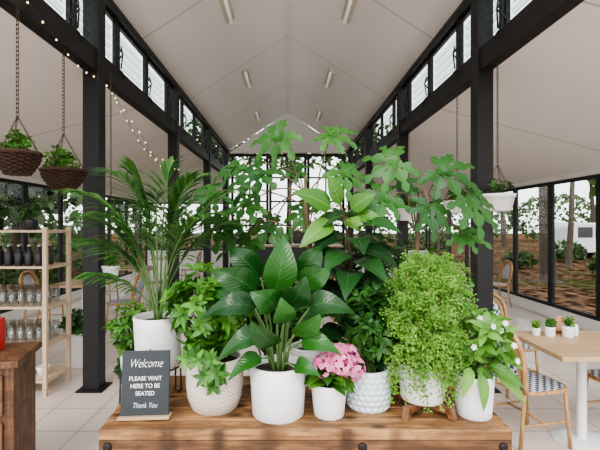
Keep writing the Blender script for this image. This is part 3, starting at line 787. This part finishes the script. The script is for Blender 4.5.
# ---------------------------------------------------------------- chairs & tables
def make_chair(loc, rz, label='rattan bistro chair with blue and white woven seat'):
    o = thing('bistro_chair', label, 'chair', loc, rz, group='rattan bistro chairs')
    m = MB(); n = 28
    prof = []
    for k in range(n):
        a = 2*pi*k/n; sx = .21*math.copysign(abs(math.cos(a))**.6, math.cos(a)); sy = .21*math.copysign(abs(math.sin(a))**.6, math.sin(a)); prof.append((sx, sy))
    vs = [(x, y, .435) for x, y in prof]+[(x, y, .455) for x, y in prof]
    m.add(vs, [tuple(range(n-1, -1, -1)), tuple(range(n, 2*n))]+[(k, (k+1) % n, n+(k+1) % n, n+k) for k in range(n)]); part(o, 'seat', m, WEAVE, False)
    m = MB(); tube(m, [(x*1.04, y*1.04, .44) for x, y in prof], .015, 8, closed=True); part(o, 'seat_frame', m, RATTAN)
    for sx in (-1, 1):
        m = MB(); tube(m, [(.17, sx*.18, .43), (.20, sx*.20, 0.002)], .014, 8); part(o, 'leg', m, RATTAN)
        m = MB(); tube(m, [(-.18, sx*.17, .45), (-.20, sx*.18, .3), (-.25, sx*.20, 0.002)], .014, 8); part(o, 'leg', m, RATTAN)
    m = MB()
    tube(m, cr([(-.18, -.18, .44), (-.22, -.21, .62), (-.26, -.20, .80), (-.28, -.12, .89), (-.285, 0, .92), (-.28, .12, .89), (-.26, .20, .80), (-.22, .21, .62), (-.18, .18, .44)], 4), .020, 8)
    tube(m, cr([(-.19, -.15, .47), (-.225, -.165, .62), (-.26, -.155, .78), (-.275, -.09, .845), (-.28, 0, .87), (-.275, .09, .845), (-.26, .155, .78), (-.225, .165, .62), (-.19, .15, .47)], 4), .012, 8)
    part(o, 'back_frame', m, RATTAN)
    m = MB(); vs = []; N = 8; Mz = 8
    for i in range(Mz+1):
        z = .56+i*.0375; hw = .155 if i < 6 else .155-(i-5)*.028
        for k in range(N+1):
            y = -hw+2*hw*k/N; x = -.205-.085*(z-.5)/.4*1.0-.01*math.cos(y*8); vs.append((x, y, z))
    m.add(vs, [(i*(N+1)+k, i*(N+1)+k+1, (i+1)*(N+1)+k+1, (i+1)*(N+1)+k) for i in range(Mz) for k in range(N)])
    b = part(o, 'backrest', m, WEAVE, False); sm = b.modifiers.new('s', 'SOLIDIFY'); sm.thickness = .008
    m = MB(); tube(m, [(.19, -.19, .2), (-.21, -.18, .2)], .009, 6); tube(m, [(.19, .19, .2), (-.21, .18, .2)], .009, 6); tube(m, [(.0, -.185, .2), (0, .185, .2)], .009, 6); part(o, 'stretcher', m, RATTAN)
    return o
def make_table(loc, sx=.38, sy=.36):
    o = thing('cafe_table', 'square pale wood cafe table on a white pedestal', 'table', loc, group='pale wood cafe tables')
    m = MB(); box(m, -sx, sx, -sy, sy, .715, .75); part(o, 'tabletop', m, PALE, False, bevel=.004)
    m = MB(); lathe(m, [(.035, .015), (.035, .70), (.09, .71), (.09, .7145)], 20); part(o, 'pedestal', m, WHITEP)
    m = MB(); lathe(m, [(.001, .022), (.1, .02), (.2, .012), (.205, 0), (.001, 0)], 28); part(o, 'base', m, WHITEP)
    return o
t0 = make_table((2.25, 3.22, 0))
ch = make_chair((1.84, 3.24, 0), .25)
C = lambda x, y, r, l=None: copytree(ch, (x, y, 0), r, l)
C(2.64, 3.28, pi+.15); C(2.22, 4.25, -pi/2+.3)
for x, y in ((3.6, 8.6), (-3.2, 6.6), (-3.3, 9.0), (-3.3, 11.5), (-.1, 7.2), (.1, 10.0)):
    copytree(t0, (x, y, 0)); C(x-.62, y, 0); C(x+.62, y, pi)
def smallpot(x, y, s, seed, r=.035, h=.065, mat=L_SHR):
    o = thing('small_potted_plant', 'tiny green succulent in a white pot on the cafe table', 'potted plant', (x, y, .7505))
    pot(o, r, h, WHITEP); shrub(o, (0, 0, h+.03), (.03*s, .03*s, .03*s), 16, .035, .016, mat, 5, (0, 0, h-.02), seed=seed, hollow=.1)
smallpot(2.02, 3.42, 1, 201, .032, .06, L_FERN); smallpot(2.12, 3.40, 1.3, 202, .042, .075); smallpot(2.24, 3.36, 1.2, 203, .046, .09)
m = MB(); lathe(m, [(.001, 0), (.028, 0), (.03, .01), (.03, .075), (.022, .09), (.001, .095)], 18); solo('sugar_shaker', m, WHITEP, 'white ceramic sugar shaker on the cafe table', 'shaker', (2.33, 3.42, .7505), True)
o = thing('table_number_stand', 'small terracotta coloured card holder on the cafe table', 'card holder', (2.27, 3.50, .7505))
m = MB(); box(m, -.04, .04, -.02, .02, 0, .02); part(o, 'base', m, STANDW, False, bevel=.002); m = MB(); box(m, -.035, .035, -.003, .003, .02, .14); part(o, 'card', m, plain('card_orange', (.6, .3, .18), .6), False)

o = thing('service_counter', 'long dark service counter at the far end of the hall', 'counter', (0, 12.2, 0))
m = MB(); box(m, -1.5, 1.5, -.3, .3, 0, 1.02); part(o, 'body', m, CERBLK, False, bevel=.01)
m = MB(); box(m, -1.56, 1.56, -.36, .36, 1.021, 1.07); part(o, 'worktop', m, PALE, False, bevel=.005)
o = thing('coffee_machine', 'steel and black espresso machine on the service counter', 'coffee machine', (.5, 12.2, 1.071))
m = MB(); box(m, -.35, .35, -.22, .22, .05, .42); part(o, 'body', m, CERBLK, False, bevel=.03)
m = MB(); box(m, -.37, .37, -.25, .2, 0, .05); part(o, 'drip_tray', m, STEEL, False, bevel=.005)
for x in (-.18, .18):
    m = MB(); tube(m, [(x, -.23, .3), (x, -.36, .27)], .015, 8); part(o, 'group_handle', m, STEEL)

# ---------------------------------------------------------------- outside
m = MB()
box(m, -90, 90, -20, 90, -.3, -.16); g = solo('ground', m, MULCH, 'brown leaf litter ground with patches of grass outside', 'ground'); g['kind'] = 'stuff'
def tree(x, y, r, h, seed, cr_=2.2, cz=5, n=420):
    R.seed(seed); o = thing('gum_tree', 'tall gum tree with rough brown trunk outside the windows', 'tree', (x, y, -.16), group='trees outside the hall')
    m = MB(); lx = R.uniform(-.6, .6); pts = cr([(0, 0, 0), (lx*.05, 0, .25), (lx*.3, .05, h*.3), (lx*.5, .1, h*.6), (lx, 0, h)], 4)
    rs = [r*(1.45-.5*min(1, i/3.5)-.55*i/16)*R.uniform(.95, 1.05) for i in range(len(pts))]
    tube(m, pts, rs, 14)
    for k in range(5):
        a = R.uniform(0, 6.28); z0 = h*R.uniform(.6, .75); tube(m, [(lx*.65, .05, z0), (lx*.7+math.cos(a)*.5, math.sin(a)*.5, z0+h*.14), (lx+math.cos(a)*1.3, math.sin(a)*1.3, z0+h*.30)], [r*.4, r*.25, r*.1], 6)
    part(o, 'trunk', m, BARK)
    m = MB()
    for i in range(n):
        d = rdir(); k = R.uniform(.3, 1); p = V((lx+d.x*cr_*k, d.y*cr_*k, h+d.z*cz*.4*k))
        for j in range(3):
            q = rdir(-.4); leaf(m, p, p+q*R.uniform(.25, .5), rdir(), .22, .05, .1, 'ovate', 3)
    part(o, 'canopy', m, L_TREE)
def bush(x, y, s, seed, sx=1.3, n=460):
    R.seed(seed); o = thing('garden_bush', 'rounded green bush growing outside the windows', 'bush', (x, y, -.16), group='bushes outside the hall')
    m = MB()
    for i in range(n):
        d = rdir(); p = V((d.x*s*sx, d.y*s, s*.75+d.z*s*.75)); p.z = max(p.z, .3*max(1, s*.6))
        q = rdir(.2); leaf(m, p, p+q*.25*max(1, s*.6), rdir(), .14*max(1, s*.7), .05, .1, 'ovate', 3)
    part(o, 'foliage', m, L_TREE); st = MB(); tube(st, [(0, 0, 0), (0, 0, s)], .04, 6); part(o, 'stem', st, BARK)
tree(8.3, 13.4, .30, 6.2, 301); tree(12.0, 18.0, .16, 6.5, 302, 2.0); tree(8.0, 9.4, .08, 4.6, 303, 1.4); tree(16.2, 13.6, .22, 7, 304); tree(13, 27, .24, 7, 305, 2.6); tree(22, 22, .3, 8, 306, 3); tree(8.0, 21, .16, 6, 307); tree(16.5, 32, .25, 8, 308, 2.4)
tree(25, 33, .3, 9, 310, 3.0); tree(6.6, 18.4, .09, 5, 317, 1.2); tree(11.6, 9.0, .11, 5.4, 318, 1.5); tree(20.5, 28, .2, 7, 319, 1.8); tree(29, 25, .28, 8, 320, 2.6)
tree(-8.3, 12.5, .22, 3.6, 311, 2.0); tree(-11, 17.0, .3, 4.4, 312, 2.2); tree(-7.6, 8.2, .12, 3.0, 313, 1.5); tree(-13, 11, .22, 4.6, 314, 2.4); tree(-14, 23, .3, 5, 315, 3.0); tree(-7.2, 20.5, .18, 4, 316)
tree(-3.4, 24, .25, 6.5, 321, 2.6); tree(3.8, 26, .25, 6.5, 322, 2.6); tree(0, 33, .3, 8, 323, 3.4)
for i, (x, y, s) in enumerate(((-7.5, 15.4, .9), (-9.5, 9.6, .9), (-6.6, 10.6, .6), (-12, 20.5, 1.3), (-8, 25, 1.2), (8.6, 26, .9), (-2.5, 18.6, .7), (0, 20, .8), (2.5, 18.6, .7), (-5.3, 20.6, 1), (-12, 28, 1.8), (-18, 16, 1.9), (-20, 26, 2.6), (-4, 40, 2.4), (4, 42, 2.6), (-13, 40, 3.0), (11.2, 14.6, .45), (13.6, 20.6, .6), (9.6, 17.4, .4))):
    bush(x, y, s, 400+i)
for i, (x, y, s) in enumerate(((12, 44, 3.0), (20.5, 47, 3.2), (30, 47, 3.4), (39.5, 43, 3.4), (46, 33, 3.6), (36, 31, 2.6), (52, 46, 4.4), (-22, 38, 3.6), (-30, 28, 3.4))):
    bush(x, y, s, 500+i, 1.35, 1000)
o = thing('white_van', 'white van parked outside beyond the trees', 'van', (16.3, 23.0, -.16), math.radians(20))
m = MB(); pr = [(-2.2, .35), (2.2, .35), (2.25, .9), (1.9, 1.15), (1.3, 1.9), (-2.1, 1.95), (-2.25, 1.7)]; n = len(pr)
vs = [(x, -.85, z) for x, z in pr]+[(x, .85, z) for x, z in pr]
m.add(vs, [tuple(range(n-1, -1, -1)), tuple(range(n, 2*n))]+[(k, (k+1) % n, n+(k+1) % n, n+k) for k in range(n)]); part(o, 'body', m, WHITEP, False, bevel=.08)
for x0, x1 in ((-1.8, -.7), (-.5, .4), (.55, 1.35)):
    m = MB(); box(m, x0, x1, -.858, -.845, 1.15, 1.7); part(o, 'window', m, CERBLK, False)
for x in (-1.4, 1.4):
    for y in (-.75, .75):
        m = MB(); tube(m, [(x, y-.1, .34), (x, y+.1, .34)], .34, 20); part(o, 'wheel', m, CERBLK)

# ---------------------------------------------------------------- light & camera
w = bpy.data.worlds.new('sky'); scn.world = w; w.use_nodes = True; bg = w.node_tree.nodes['Background']
tc = w.node_tree.nodes.new('ShaderNodeTexCoord'); sx = w.node_tree.nodes.new('ShaderNodeSeparateXYZ'); rp = w.node_tree.nodes.new('ShaderNodeValToRGB')
w.node_tree.links.new(tc.outputs['Generated'], sx.inputs[0]); w.node_tree.links.new(sx.outputs[2], rp.inputs[0]); w.node_tree.links.new(rp.outputs[0], bg.inputs[0])
rp.color_ramp.elements[0].position = .0; rp.color_ramp.elements[0].color = (1, .985, .96, 1); rp.color_ramp.elements[1].position = .8; rp.color_ramp.elements[1].color = (.88, .93, 1, 1)
bg.inputs[1].default_value = 3.0
s = bpy.data.lights.new('sun', 'SUN'); s.energy = 2.2; s.angle = math.radians(25); s.color = (1, .96, .90)
so = bpy.data.objects.new('sun', s); scn.collection.objects.link(so); so.rotation_euler = (math.radians(48), 0, math.radians(-12))

cam = bpy.data.cameras.new('camera'); co = bpy.data.objects.new('camera', cam); scn.collection.objects.link(co)
co.location = (0, 0, H); co.rotation_euler = (pi/2, 0, 0); cam.sensor_width = 36; cam.lens = 36*420/600; cam.shift_x = .02; cam.clip_start = .05
scn.camera = co
